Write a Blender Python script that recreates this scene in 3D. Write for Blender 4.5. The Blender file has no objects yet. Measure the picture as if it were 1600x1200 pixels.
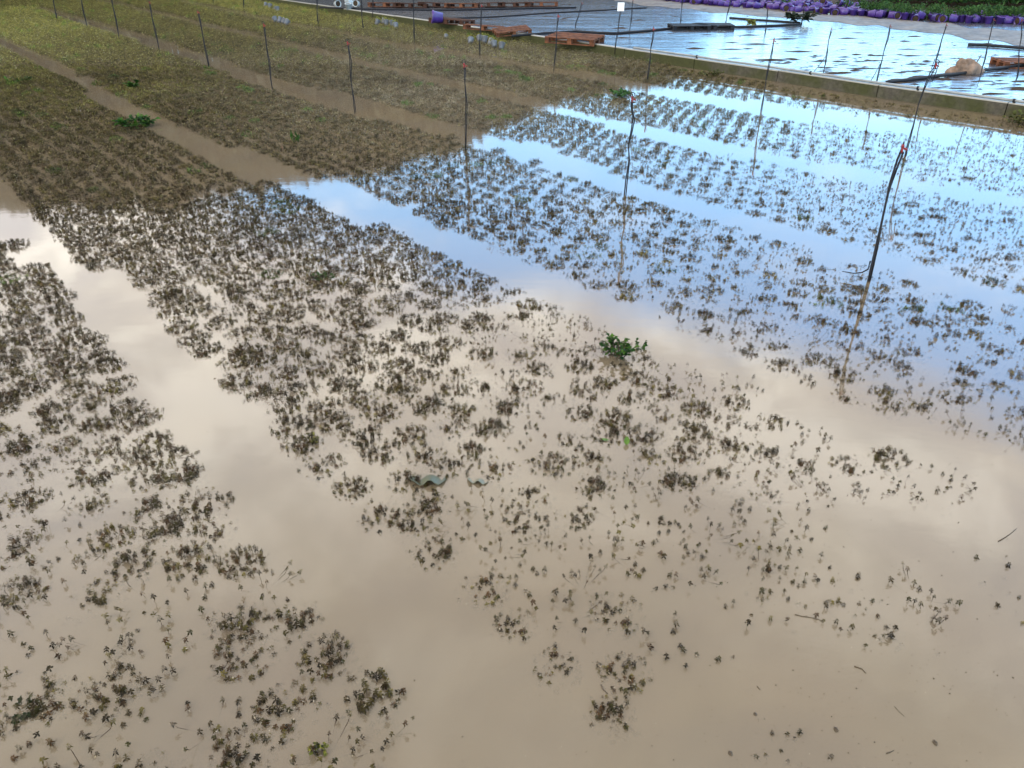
import bpy, math, random
import numpy as np
from mathutils import Vector, Matrix, Euler, noise as mnoise
random.seed(7); RNG = np.random.default_rng(11)
C = bpy.context.scene.collection
R = math.radians
# ------------------------------------------------------------------ camera
PITCH = R(30.3); H = 2.8; F = 1200.0
cam_d = bpy.data.cameras.new("camera"); cam = bpy.data.objects.new("camera", cam_d); C.objects.link(cam)
cam.location = (0, 0, H); cam.rotation_euler = (R(90) - PITCH, 0, 0)
cam_d.sensor_width = 36; cam_d.lens = 27.0; cam_d.clip_start = 0.05; cam_d.clip_end = 1500
bpy.context.scene.camera = cam
# ------------------------------------------------------------------ world, sun, exposure
SUN_EL, SUN_AZ = R(42), R(-125)          # azimuth from +Y towards +X
w = bpy.data.worlds.new("World"); bpy.context.scene.world = w; w.use_nodes = True
nt = w.node_tree; N = nt.nodes; L = nt.links; N.clear()
def nd(tree, t, **k):
    n = tree.nodes.new(t)
    for a, b in k.items(): setattr(n, a, b)
    return n
def mth(tree, op, a, b=None, c=None, clamp=False):
    n = tree.nodes.new('ShaderNodeMath'); n.operation = op; n.use_clamp = clamp
    for i, v in enumerate((a, b, c)):
        if v is None: continue
        if isinstance(v, (int, float)): n.inputs[i].default_value = v
        else: tree.links.new(v, n.inputs[i])
    return n.outputs[0]
def mixc(tree, fac, a, b, blend='MIX'):
    n = tree.nodes.new('ShaderNodeMix'); n.data_type = 'RGBA'; n.blend_type = blend
    for s, v in ((0, fac), (6, a), (7, b)):
        if isinstance(v, (int, float)): n.inputs[s].default_value = v
        elif isinstance(v, (tuple, list)): n.inputs[s].default_value = (*v[:3], 1)
        else: tree.links.new(v, n.inputs[s])
    return n.outputs[2]
def ramp(tree, v, stops, interp='LINEAR'):
    n = tree.nodes.new('ShaderNodeValToRGB'); cr = n.color_ramp; cr.interpolation = interp
    while len(cr.elements) < len(stops): cr.elements.new(0.5)
    for e, (p, c) in zip(cr.elements, stops):
        e.position = p; e.color = (c, c, c, 1) if isinstance(c, (int, float)) else (*c, 1)
    tree.links.new(v, n.inputs[0]); return n.outputs[0]
def nz(tree, vec, scale, detail=3, rough=0.5, dist=0.0, out=0):
    n = tree.nodes.new('ShaderNodeTexNoise'); n.inputs['Scale'].default_value = scale
    n.inputs['Detail'].default_value = detail; n.inputs['Roughness'].default_value = rough
    n.inputs['Distortion'].default_value = dist
    if vec is not None: tree.links.new(vec, n.inputs['Vector'])
    return n.outputs[out]
def mapping(tree, vec, scale=(1, 1, 1), rot=(0, 0, 0), loc=(0, 0, 0)):
    n = tree.nodes.new('ShaderNodeMapping'); n.inputs['Scale'].default_value = scale
    n.inputs['Rotation'].default_value = rot; n.inputs['Location'].default_value = loc
    tree.links.new(vec, n.inputs['Vector']); return n.outputs[0]

sky = nd(nt, 'ShaderNodeTexSky', sky_type='NISHITA'); sky.sun_disc = False
sky.sun_elevation = SUN_EL; sky.sun_rotation = SUN_AZ; sky.air_density = 1.0; sky.dust_density = 0.6; sky.ozone_density = 1.5
tc = nd(nt, 'ShaderNodeTexCoord'); sep = nd(nt, 'ShaderNodeSeparateXYZ'); L.new(tc.outputs['Generated'], sep.inputs[0])
X, Y, Z = sep.outputs
zc = mth(nt, 'ADD', mth(nt, 'MAXIMUM', Z, 0.0), 0.22)
cv = nd(nt, 'ShaderNodeCombineXYZ'); L.new(mth(nt, 'DIVIDE', X, zc), cv.inputs[0]); L.new(mth(nt, 'DIVIDE', Y, zc), cv.inputs[1])
big = nz(nt, cv.outputs[0], 1.1, 6, 0.55, 0.3)
mid = nz(nt, cv.outputs[0], 3.2, 8, 0.58, 0.5)
# cloud bank from about 22 degrees up, lower towards the left
edge = mth(nt, 'ADD', Z, mth(nt, 'MULTIPLY', mth(nt, 'SUBTRACT', big, 0.5), 0.30))
edge = mth(nt, 'ADD', edge, mth(nt, 'MULTIPLY', mth(nt, 'MAXIMUM', mth(nt, 'SUBTRACT', mth(nt, 'MULTIPLY', X, -1.0), 0.08), 0.0), 0.48))
edge = mth(nt, 'ADD', edge, mth(nt, 'MULTIPLY', X, -0.04))
cmask = ramp(nt, edge, [(0.0, 0.0), (0.36, 0.0), (0.46, 1.0), (1, 1.0)], 'EASE')
thin = ramp(nt, mid, [(0.0, 0.0), (0.50, 0.0), (0.72, 0.35), (1, 0.35)])
cmask = mth(nt, 'MAXIMUM', cmask, mth(nt, 'MULTIPLY', thin, ramp(nt, Z, [(0, 0), (0.2, 0.3), (0.4, 1)])), clamp=True)
ccol = ramp(nt, mid, [(0.0, (12.5, 12.4, 13.2)), (0.38, (14.0, 13.8, 14.4)), (0.49, (18.0, 17.4, 16.8)), (0.60, (26.5, 25.5, 23.6)), (1.0, (29, 28, 26))])
highdim = ramp(nt, Z, [(0, 1.0), (0.55, 0.95), (0.72, 0.45), (1, 0.25)])
ccol = mixc(nt, 1.0, ccol, highdim, 'MULTIPLY')
hor = ramp(nt, Z, [(0, (1.02, 1.10, 1.12)), (0.12, (0.95, 1.24, 1.36)), (0.30, (1.18, 1.88, 2.15)), (0.42, (1.35, 2.2, 2.6)), (0.6, (1.2, 1.7, 1.9)), (1, (1, 1.1, 1.2))])
skyc = mixc(nt, 1.0, sky.outputs[0], hor, 'MULTIPLY')
skyb = nd(nt, 'ShaderNodeVectorMath', operation='SCALE'); L.new(skyc, skyb.inputs[0]); skyb.inputs['Scale'].default_value = 2.5
out_c = mixc(nt, cmask, skyb.outputs[0], ccol)
bg = nd(nt, 'ShaderNodeBackground'); L.new(out_c, bg.inputs[0]); bg.inputs[1].default_value = 0.12
wo = nd(nt, 'ShaderNodeOutputWorld'); L.new(bg.outputs[0], wo.inputs[0])
sl = bpy.data.lights.new("sun", 'SUN'); sl.energy = 1.3; sl.angle = R(12); sl.color = (1.0, 0.93, 0.82)
so = bpy.data.objects.new("sun", sl); C.objects.link(so)
sd = Vector((math.sin(SUN_AZ) * math.cos(SUN_EL), math.cos(SUN_AZ) * math.cos(SUN_EL), math.sin(SUN_EL)))
so.rotation_euler = sd.to_track_quat('Z', 'Y').to_euler(); so.location = (0, 0, 30)
vs = bpy.context.scene.view_settings; vs.view_transform = 'Standard'; vs.look = 'None'; vs.exposure = 0.55; vs.gamma = 1.0
bpy.context.scene.cycles.transparent_max_bounces = 16

# ------------------------------------------------------------------ pixel of the photo -> point
CP, SP = math.cos(PITCH), math.sin(PITCH)
def ray(px, py):
    x = (px - 800) / F; y = (600 - py) / F
    return Vector((x, CP + y * SP, -SP + y * CP))
def at(px, py, z=0.0):
    d = ray(px, py); t = (z - H) / d.z
    return Vector((0, 0, H)) + d * t
def up(px, py, base):                    # the point above a base, in the upright plane facing the viewer
    d = ray(px, py); n = Vector((base.x, base.y, 0)).normalized()
    t = Vector((base.x, base.y, 0)).dot(n) / d.dot(n)
    return Vector((0, 0, H)) + d * t
def proj(x, y, z=0.0):
    v = np.array([x, y, z - H]); depth = y * CP - (z - H) * SP; u = x; vv = y * SP + (z - H) * CP
    return 800 + F * u / depth, 600 - F * vv / depth, depth

# ------------------------------------------------------------------ helpers
def tag(o, label=None, cat=None, group=None, kind=None):
    for k, v in (('label', label), ('category', cat), ('group', group), ('kind', kind)):
        if v: o[k] = v
    return o
def empty(name, loc=(0, 0, 0), rz=0):
    o = bpy.data.objects.new(name, None); C.objects.link(o); o.location = loc; o.rotation_euler = (0, 0, rz); o.empty_display_size = 0.1
    return o
def link_mesh(name, verts, faces, mat, parent=None, smooth=False, cols=None, matidx=None, loc=None):
    me = bpy.data.meshes.new(name); me.from_pydata([tuple(v) for v in verts], [], faces); me.update()
    for m in (mat if isinstance(mat, (list, tuple)) else [mat]): me.materials.append(m)
    if smooth: me.polygons.foreach_set('use_smooth', [True] * len(me.polygons))
    if matidx: me.polygons.foreach_set('material_index', matidx)
    if cols is not None:
        a = me.color_attributes.new('tint', 'FLOAT_COLOR', 'POINT')
        c = np.ones((len(verts), 4), np.float32); c[:, :3] = cols; a.data.foreach_set('color', c.ravel())
    o = bpy.data.objects.new(name, me); C.objects.link(o); o.parent = parent
    if loc is not None: o.location = loc
    return o
def tri_mesh(name, V, T, Cc, mat):
    me = bpy.data.meshes.new(name); n = len(T)
    me.vertices.add(len(V)); me.vertices.foreach_set('co', V.astype(np.float32).ravel())
    me.loops.add(n * 3); me.loops.foreach_set('vertex_index', T.astype(np.int32).ravel())
    me.polygons.add(n); me.polygons.foreach_set('loop_start', np.arange(0, n * 3, 3, dtype=np.int32))
    try: me.polygons.foreach_set('loop_total', np.full(n, 3, np.int32))
    except Exception: pass
    a = me.color_attributes.new('tint', 'FLOAT_COLOR', 'POINT')
    c = np.ones((len(V), 4), np.float32); c[:, :3] = Cc; a.data.foreach_set('color', c.ravel())
    me.materials.append(mat); me.update(); me.validate()
    return me
class MB:
    def __init__(s): s.v = []; s.f = []
    def box(s, c, size, M=None):
        x, y, z = (d / 2 for d in size); b = len(s.v)
        for dx, dy, dz in ((-1,-1,-1),(1,-1,-1),(1,1,-1),(-1,1,-1),(-1,-1,1),(1,-1,1),(1,1,1),(-1,1,1)):
            p = Vector((dx * x, dy * y, dz * z))
            if M: p = M @ p
            s.v.append(Vector(c) + p)
        for f in ((0,3,2,1),(4,5,6,7),(0,1,5,4),(1,2,6,5),(2,3,7,6),(3,0,4,7)): s.f.append(tuple(b + i for i in f))
    def tube(s, pts, r, seg=6, cap=True, r2=None):
        pts = [Vector(p) for p in pts]; b0 = len(s.v); n = len(pts)
        for i, p in enumerate(pts):
            t = (pts[min(i + 1, n - 1)] - pts[max(i - 1, 0)]).normalized()
            a = t.cross(Vector((0.13, 0.21, 0.97)) if abs(t.z) < 0.95 else Vector((1, 0, 0))).normalized(); bb = t.cross(a)
            rr = r if r2 is None else r + (r2 - r) * i / (n - 1)
            for k in range(seg):
                q = 2 * math.pi * k / seg; s.v.append(p + a * (rr * math.cos(q)) + bb * (rr * math.sin(q)))
        for i in range(n - 1):
            for k in range(seg):
                a0 = b0 + i * seg + k; a1 = b0 + i * seg + (k + 1) % seg
                s.f.append((a0, a1, a1 + seg, a0 + seg))
        if cap: s.f.append(tuple(b0 + k for k in range(seg))[::-1]); s.f.append(tuple(b0 + (n - 1) * seg + k for k in range(seg)))
    def lathe(s, prof, seg=16, M=None):
        b0 = len(s.v)
        for r, z in prof:
            for k in range(seg):
                q = 2 * math.pi * k / seg; p = Vector((r * math.cos(q), r * math.sin(q), z)); s.v.append(M @ p if M else p)
        for i in range(len(prof) - 1):
            for k in range(seg):
                a0 = b0 + i * seg + k; a1 = b0 + i * seg + (k + 1) % seg
                s.f.append((a0, a1, a1 + seg, a0 + seg))
        s.f.append(tuple(b0 + k for k in range(seg))[::-1]); s.f.append(tuple(b0 + (len(prof) - 1) * seg + k for k in range(seg)))
    def build(s, name, mat, parent=None, smooth=False, loc=None): return link_mesh(name, s.v, s.f, mat, parent, smooth, loc=loc)
def rect(x0, y0, x1, y1, z, step=None): return [(x0, y0, z), (x1, y0, z), (x1, y1, z), (x0, y1, z)]

# ------------------------------------------------------------------ materials
def mat(name):
    m = bpy.data.materials.new(name); m.use_nodes = True; m.node_tree.nodes.clear()
    o = m.node_tree.nodes.new('ShaderNodeOutputMaterial'); return m, m.node_tree, o
def geo_pos(t): return t.nodes.new('ShaderNodeNewGeometry').outputs['Position']
def principled(t, out, col, rough=0.6, spec=0.5, ior=1.45, normal=None):
    p = t.nodes.new('ShaderNodeBsdfPrincipled')
    for k, v in (('Base Color', col), ('Roughness', rough)):
        if isinstance(v, (int, float)): p.inputs[k].default_value = v
        elif isinstance(v, tuple): p.inputs[k].default_value = (*v, 1)
        else: t.links.new(v, p.inputs[k])
    p.inputs['Specular IOR Level'].default_value = spec; p.inputs['IOR'].default_value = ior
    if normal is not None: t.links.new(normal, p.inputs['Normal'])
    if out is not None: t.links.new(p.outputs[0], out.inputs[0])
    return p
def bump(t, h, strength, dist):
    b = t.nodes.new('ShaderNodeBump'); b.inputs['Strength'].default_value = strength; b.inputs['Distance'].default_value = dist
    t.links.new(h, b.inputs['Height']); return b.outputs[0]
def simple(name, c1, c2, scale=20, rough=0.6, spec=0.4, bmp=0.0, bd=0.01, detail=4):
    m, t, o = mat(name); co = t.nodes.new('ShaderNodeTexCoord').outputs['Object']
    n = nz(t, co, scale, detail, 0.6); col = mixc(t, ramp(t, n, [(0.3, 0.0), (0.7, 1.0)]), c1, c2)
    principled(t, o, col, rough, spec, normal=bump(t, n, bmp, bd) if bmp else None); return m

MUD = (0.392, 0.312, 0.208)
def mud_colour(t, p):
    a = nz(t, p, 0.42, 4, 0.55, 0.6); b = nz(t, mapping(t, p, (1, 1, 1), (0, 0, 0.4), (9, 4, 0)), 1.3, 3, 0.5)
    c = mixc(t, ramp(t, a, [(0.32, 0.0), (0.68, 1.0)]), (MUD[0] * 0.88, MUD[1] * 0.90, MUD[2] * 0.96), (MUD[0] * 1.10, MUD[1] * 1.07, MUD[2] * 0.98))  # mottling: turbid silt swirls, with faint cloud reflections painted into the colour
    return mixc(t, ramp(t, b, [(0.35, 0.0), (0.75, 0.35)]), c, (MUD[0] * 1.02, MUD[1] * 0.97, MUD[2] * 1.08))
# water surface: muddy film + Fresnel reflection
m_water, t, o = mat("water_surface"); p = geo_pos(t)
dif = t.nodes.new('ShaderNodeBsdfDiffuse'); t.links.new(mud_colour(t, p), dif.inputs[0])
tr = t.nodes.new('ShaderNodeBsdfTransparent')
mx = t.nodes.new('ShaderNodeMixShader'); mx.inputs[0].default_value = 0.30; t.links.new(tr.outputs[0], mx.inputs[1]); t.links.new(dif.outputs[0], mx.inputs[2])
r1 = nz(t, mapping(t, p, (1.0, 2.2, 1), (0, 0, R(8))), 3.0, 3, 0.5, 0.2)
r2 = nz(t, mapping(t, p, (1.0, 3.0, 1), (0, 0, R(-12))), 16.0, 2, 0.5, 0.2)
wind = ramp(t, nz(t, p, 0.25, 2, 0.5), [(0.45, 0.15), (0.7, 1.0)])
h = mth(t, 'ADD', mth(t, 'MULTIPLY', r1, 0.0007), mth(t, 'MULTIPLY', mth(t, 'MULTIPLY', r2, 0.00035), wind))
bn = bump(t, h, 0.55, 1.0)
gl = t.nodes.new('ShaderNodeBsdfGlossy'); gl.inputs['Roughness'].default_value = 0.035; t.links.new(bn, gl.inputs['Normal'])
fr = t.nodes.new('ShaderNodeFresnel'); fr.inputs[0].default_value = 1.75; t.links.new(bn, fr.inputs['Normal'])
mx2 = t.nodes.new('ShaderNodeMixShader'); t.links.new(fr.outputs[0], mx2.inputs[0]); t.links.new(mx.outputs[0], mx2.inputs[1]); t.links.new(gl.outputs[0], mx2.inputs[2])
t.links.new(mx2.outputs[0], o.inputs[0])
def murk(name, op):
    m, t, o = mat(name); d = t.nodes.new('ShaderNodeBsdfDiffuse'); t.links.new(mud_colour(t, geo_pos(t)), d.inputs[0])
    tr = t.nodes.new('ShaderNodeBsdfTransparent'); mx = t.nodes.new('ShaderNodeMixShader'); mx.inputs[0].default_value = op
    t.links.new(tr.outputs[0], mx.inputs[1]); t.links.new(d.outputs[0], mx.inputs[2]); t.links.new(mx.outputs[0], o.inputs[0]); return m
m_murk1 = murk("murky_water", 0.34); m_murk2 = murk("murkier_water", 0.55)
m_bed, t, o = mat("mud"); principled(t, o, mud_colour(t, geo_pos(t)), 0.9, 0.1)

# foliage: colour per leaf from the mesh, a little variation per plant
m_leaf, t, o = mat("muddy_foliage")
at_ = t.nodes.new('ShaderNodeAttribute'); at_.attribute_name = 'tint'
oi = t.nodes.new('ShaderNodeObjectInfo')
hsv = t.nodes.new('ShaderNodeHueSaturation'); t.links.new(at_.outputs[0], hsv.inputs['Color'])
t.links.new(mth(t, 'ADD', 0.82, mth(t, 'MULTIPLY', oi.outputs['Random'], 0.36)), hsv.inputs['Value'])
pr = principled(t, None, hsv.outputs[0], 0.6, 0.2)
tl = t.nodes.new('ShaderNodeBsdfTranslucent'); t.links.new(hsv.outputs[0], tl.inputs[0])
mx = t.nodes.new('ShaderNodeMixShader'); mx.inputs[0].default_value = 0.2; t.links.new(pr.outputs[0], mx.inputs[1]); t.links.new(tl.outputs[0], mx.inputs[2]); t.links.new(mx.outputs[0], o.inputs[0])

# wet black plastic ground cover with silt
m_sheet, t, o = mat("wet_plastic_cover"); p = geo_pos(t)
st = mapping(t, p, (0.6, 1.7, 1), (0, 0, R(6)))
n1 = nz(t, st, 0.55, 6, 0.6, 0.4); n2 = nz(t, st, 2.6, 5, 0.65, 0.6); n3 = nz(t, mapping(t, p, (0.4, 2.0, 1), (0, 0, R(-10))), 4.0, 6, 0.72, 0.8)
silt = ramp(t, n2, [(0.62, 0.0), (0.70, 1.0)]); silt2 = ramp(t, n3, [(0.575, 0.0), (0.61, 1.0)])
sf = mth(t, 'MULTIPLY', mth(t, 'MAXIMUM', silt, silt2), 0.8)
pg = principled(t, None, (0.06, 0.066, 0.085), 0.17, 0.5, 2.2, normal=bump(t, mth(t, 'ADD', mth(t, 'MULTIPLY', n1, 0.10), mth(t, 'MULTIPLY', n2, 0.02)), 0.6, 1.0))
ps = principled(t, None, mixc(t, n1, (0.010, 0.010, 0.012), (0.035, 0.031, 0.029)), 0.5, 0.4)
mx = t.nodes.new('ShaderNodeMixShader'); t.links.new(sf, mx.inputs[0]); t.links.new(pg.outputs[0], mx.inputs[1]); t.links.new(ps.outputs[0], mx.inputs[2]); t.links.new(mx.outputs[0], o.inputs[0])

m_dirt, t, o = mat("wet_dirt"); p = geo_pos(t)
n1 = nz(t, p, 1.8, 6, 0.65); n2 = nz(t, p, 7, 4, 0.6)
col = mixc(t, ramp(t, n1, [(0.35, 0.0), (0.65, 1.0)]), (0.028, 0.022, 0.017), (0.12, 0.098, 0.077))
principled(t, o, col, mth(t, 'ADD', 0.35, mth(t, 'MULTIPLY', n2, 0.5)), 0.5, normal=bump(t, mth(t, 'ADD', n1, mth(t, 'MULTIPLY', n2, 0.3)), 0.5, 0.08))

m_conc, t, o = mat("mossy_concrete"); p = geo_pos(t)
n1 = nz(t, p, 1.1, 5, 0.6); n2 = nz(t, p, 14, 5, 0.65); sx = t.nodes.new('ShaderNodeSeparateXYZ'); t.links.new(p, sx.inputs[0])
far = ramp(t, mth(t, 'DIVIDE', sx.outputs[1], 45.0), [(0.30, 0.15), (0.45, 0.45), (0.56, 1.0)])
moss = mth(t, 'MULTIPLY', ramp(t, mth(t, 'ADD', n1, mth(t, 'MULTIPLY', far, 0.35)), [(0.48, 0.0), (0.66, 1.0)]), 0.9)
con = mixc(t, ramp(t, n2, [(0.3, 0.0), (0.7, 1.0)]), (0.028, 0.025, 0.018), (0.068, 0.060, 0.046))
col = mixc(t, moss, con, mixc(t, n2, (0.014, 0.016, 0.004), (0.042, 0.045, 0.008)))
principled(t, o, col, 0.75, 0.3, normal=bump(t, n2, 0.4, 0.01))
m_topsheen, t, o = mat("wet_concrete_painted_sheen"); p = geo_pos(t)  # wall top made paler: sky reflection on wet concrete put into the colour
principled(t, o, mixc(t, nz(t, p, 9, 4, 0.6), (0.10, 0.095, 0.08), (0.26, 0.25, 0.225)), 0.45, 0.5, 1.5)

m_wood = simple("wet_pallet_wood", (0.035, 0.014, 0.008), (0.17, 0.065, 0.03), 9, 0.8, 0.2)
m_woodd = simple("dark_wet_wood", (0.025, 0.011, 0.007), (0.07, 0.03, 0.018), 6, 0.8, 0.2)
m_blackp = simple("black_plastic", (0.006, 0.007, 0.010), (0.014, 0.015, 0.019), 8, 0.6, 0.25)
m_rod = simple("dark_stake", (0.006, 0.006, 0.009), (0.018, 0.017, 0.018), 30, 0.6, 0.3)
m_red = simple("red_plastic", (0.13, 0.008, 0.010), (0.26, 0.014, 0.014), 30, 0.4, 0.5)
m_greyp = simple("grey_pot_plastic", (0.07, 0.075, 0.082), (0.17, 0.175, 0.19), 9, 0.45, 0.5)
m_whitep = simple("pale_plastic", (0.22, 0.25, 0.26), (0.42, 0.46, 0.47), 6, 0.45, 0.5)
m_purple = simple("purple_plastic", (0.026, 0.011, 0.10), (0.075, 0.035, 0.22), 5, 0.4, 0.5)
m_soil = simple("potting_soil", (0.02, 0.014, 0.009), (0.055, 0.038, 0.025), 40, 0.95, 0.1, 0.5, 0.01)
m_pipe = simple("grey_pipe", (0.13, 0.14, 0.145), (0.22, 0.235, 0.24), 6, 0.35, 0.5)
m_root = simple("pale_root_ball", (0.06, 0.04, 0.028), (0.27, 0.195, 0.15), 4, 0.9, 0.2, 0.6, 0.05)
m_twig = simple("wet_twig", (0.03, 0.022, 0.014), (0.09, 0.065, 0.04), 40, 0.6, 0.3)
m_palew = simple("white_tag", (0.75, 0.74, 0.70), (0.85, 0.84, 0.8), 6, 0.6, 0.3)

# ------------------------------------------------------------------ the setting
gv = [(-300, -60, -0.06), (300, -60, -0.06), (300, 500, -0.06), (-300, 500, -0.06)]
g = link_mesh("ground", gv, [(0, 1, 2, 3)], m_bed); tag(g, 'flooded brown mud lying under the nursery beds', 'ground', kind='structure')
wv = []; wf = []
for i, z in enumerate((-0.026, -0.011, 0.0)):
    wv += rect(-90, -12, 60, 90, z); wf.append((4 * i, 4 * i + 1, 4 * i + 2, 4 * i + 3))
wa = link_mesh("water", wv, wf, [m_murk2, m_murk1, m_water], matidx=[0, 1, 2]); tag(wa, 'muddy brown flood water mirroring blue sky and pale clouds', 'water', kind='structure')

WALL = [at(*q) for q in [(487, 15), (640, 39), (800, 63), (987, 92), (1200, 125), (1400, 157), (1575, 182)]]
d0 = (WALL[0] - WALL[2]).normalized(); WALL.insert(0, WALL[0] + d0 * 12)
d1 = (WALL[-1] - WALL[-3]).normalized(); WALL.append(WALL[-1] + d1 * 12)
for q in WALL: q.z = 0
WH = 0.23; WT = 0.13
def off(pts, d):
    o_ = []
    for i, q in enumerate(pts):
        tt = (pts[min(i + 1, len(pts) - 1)] - pts[max(i - 1, 0)]).normalized(); o_.append(q + Vector((-tt.y, tt.x, 0)) * d)
    return o_
back = off(WALL, WT)
if (back[3] - Vector((0, 0, 0))).length < WALL[3].length: SG = -1; back = off(WALL, -WT)
else: SG = 1
# terrace of plastic cover behind the wall
tv = [(*q.xy, 0.205) for q in back] + [(60, back[-1].y, 0.205), (140, 300, 0.205), (back[0].x - 6, 300, 0.205)]
tv2 = [(x, y, -0.05) for x, y, z in tv]; n = len(tv)
cov = link_mesh("paved_ground", tv + tv2, [tuple(range(n))] + [(i, (i + 1) % n, n + (i + 1) % n, n + i) for i in range(n)], m_sheet)
tag(cov, 'glossy wet black plastic ground cover streaked with silt behind the kerb wall', 'ground', kind='structure')
wall = empty("kerb_wall", WALL[3]); tag(wall, 'long low mossy concrete kerb wall between flooded beds and plastic cover', 'wall')
Lw = [0]
for a, b in zip(WALL, WALL[1:]): Lw.append(Lw[-1] + (b - a).length)
def along(pts, cum, s):
    for i in range(len(cum) - 1):
        if s <= cum[i + 1] or i == len(cum) - 2:
            f = (s - cum[i]) / (cum[i + 1] - cum[i]); return pts[i].lerp(pts[i + 1], f)
s = 0
while s < Lw[-1] - 0.1:
    e = min(s + 2.4, Lw[-1]); a0, a1 = along(WALL, Lw, s + 0.008), along(WALL, Lw, e - 0.008); tt = (a1 - a0).normalized(); nn = Vector((-tt.y, tt.x, 0)) * SG * WT
    dz = RNG.uniform(-0.006, 0.006)
    vv = [a0, a1, a1 + nn, a0 + nn]; B = []
    for z in (-0.05, WH + dz - 0.02): B += [Vector((q.x, q.y, z)) - wall.location for q in vv]
    ch = nn.normalized() * 0.012
    B += [Vector((q.x, q.y, WH + dz)) - wall.location for q in (a0 + ch, a1 + ch, a1 + nn, a0 + nn)]
    fs = [(0, 1, 5, 4), (1, 2, 6, 5), (2, 3, 7, 6), (3, 0, 4, 7), (4, 5, 9, 8), (5, 6, 10, 9), (6, 7, 11, 10), (7, 4, 8, 11), (8, 9, 10, 11)]
    link_mesh("panel", B, fs, [m_conc, m_topsheen], wall, matidx=[0] * 4 + [1] * 5); s = e

# dirt band with a ragged edge on the terrace
def band(name, lo, hi, z, m, label, cat, seg=60, rag=0.35, sd=0):
    V = []; Fc = []
    for i in range(seg + 1):
        f = i / seg * (len(lo) - 1); k = min(int(f), len(lo) - 2); q = f - k
        a = Vector(lo[k]).lerp(Vector(lo[k + 1]), q); b = Vector(hi[k]).lerp(Vector(hi[k + 1]), q)
        d = (b - a).normalized(); na = mnoise.noise(Vector((i * 0.35, sd, 0))); nb = mnoise.noise(Vector((i * 0.35, sd + 9, 0)))
        a = a + d * na * rag * 2; b = b + d * nb * rag * 2
        for j in range(5):
            q2 = a.lerp(b, j / 4); zz = z + (0.03 + 0.03 * mnoise.noise(q2 * 1.5)) * (1 if 0 < j < 4 else 0); V.append((q2.x, q2.y, zz))
    for i in range(seg):
        for j in range(4): a = i * 5 + j; Fc.append((a, a + 5, a + 6, a + 1))
    o_ = link_mesh(name, V, Fc, m, smooth=True); return tag(o_, label, cat, kind='structure')
T = 0.205
band("dirt_path", [at(*q, T) for q in [(960, 2), (1080, 16), (1200, 26), (1340, 38), (1460, 52), (1600, 72), (1760, 92)]],
     [at(*q, T) for q in [(960, -6), (1080, 4), (1200, 12), (1340, 24), (1460, 36), (1600, 50), (1760, 62)]], T + 0.006, m_dirt, 'brown muddy dirt track between the plastic cover and the purple pots', 'path', rag=0.7)

#SOIL
band("soil", [at(*q, T) for q in [(1010, -4), (1100, 5), (1200, 13), (1300, 21), (1400, 28), (1480, 33), (1560, 35), (1700, 38), (1900, 44)]],
     [at(*q, T) + Vector((0, 12, 0)) for q in [(1010, -6), (1100, 3), (1200, 10), (1300, 18), (1400, 24), (1480, 29), (1560, 30), (1700, 32), (1900, 38)]], T + 0.01, m_soil, 'dark wet soil under the purple pots and shrubs', 'soil', rag=0.15, sd=4)
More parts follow.
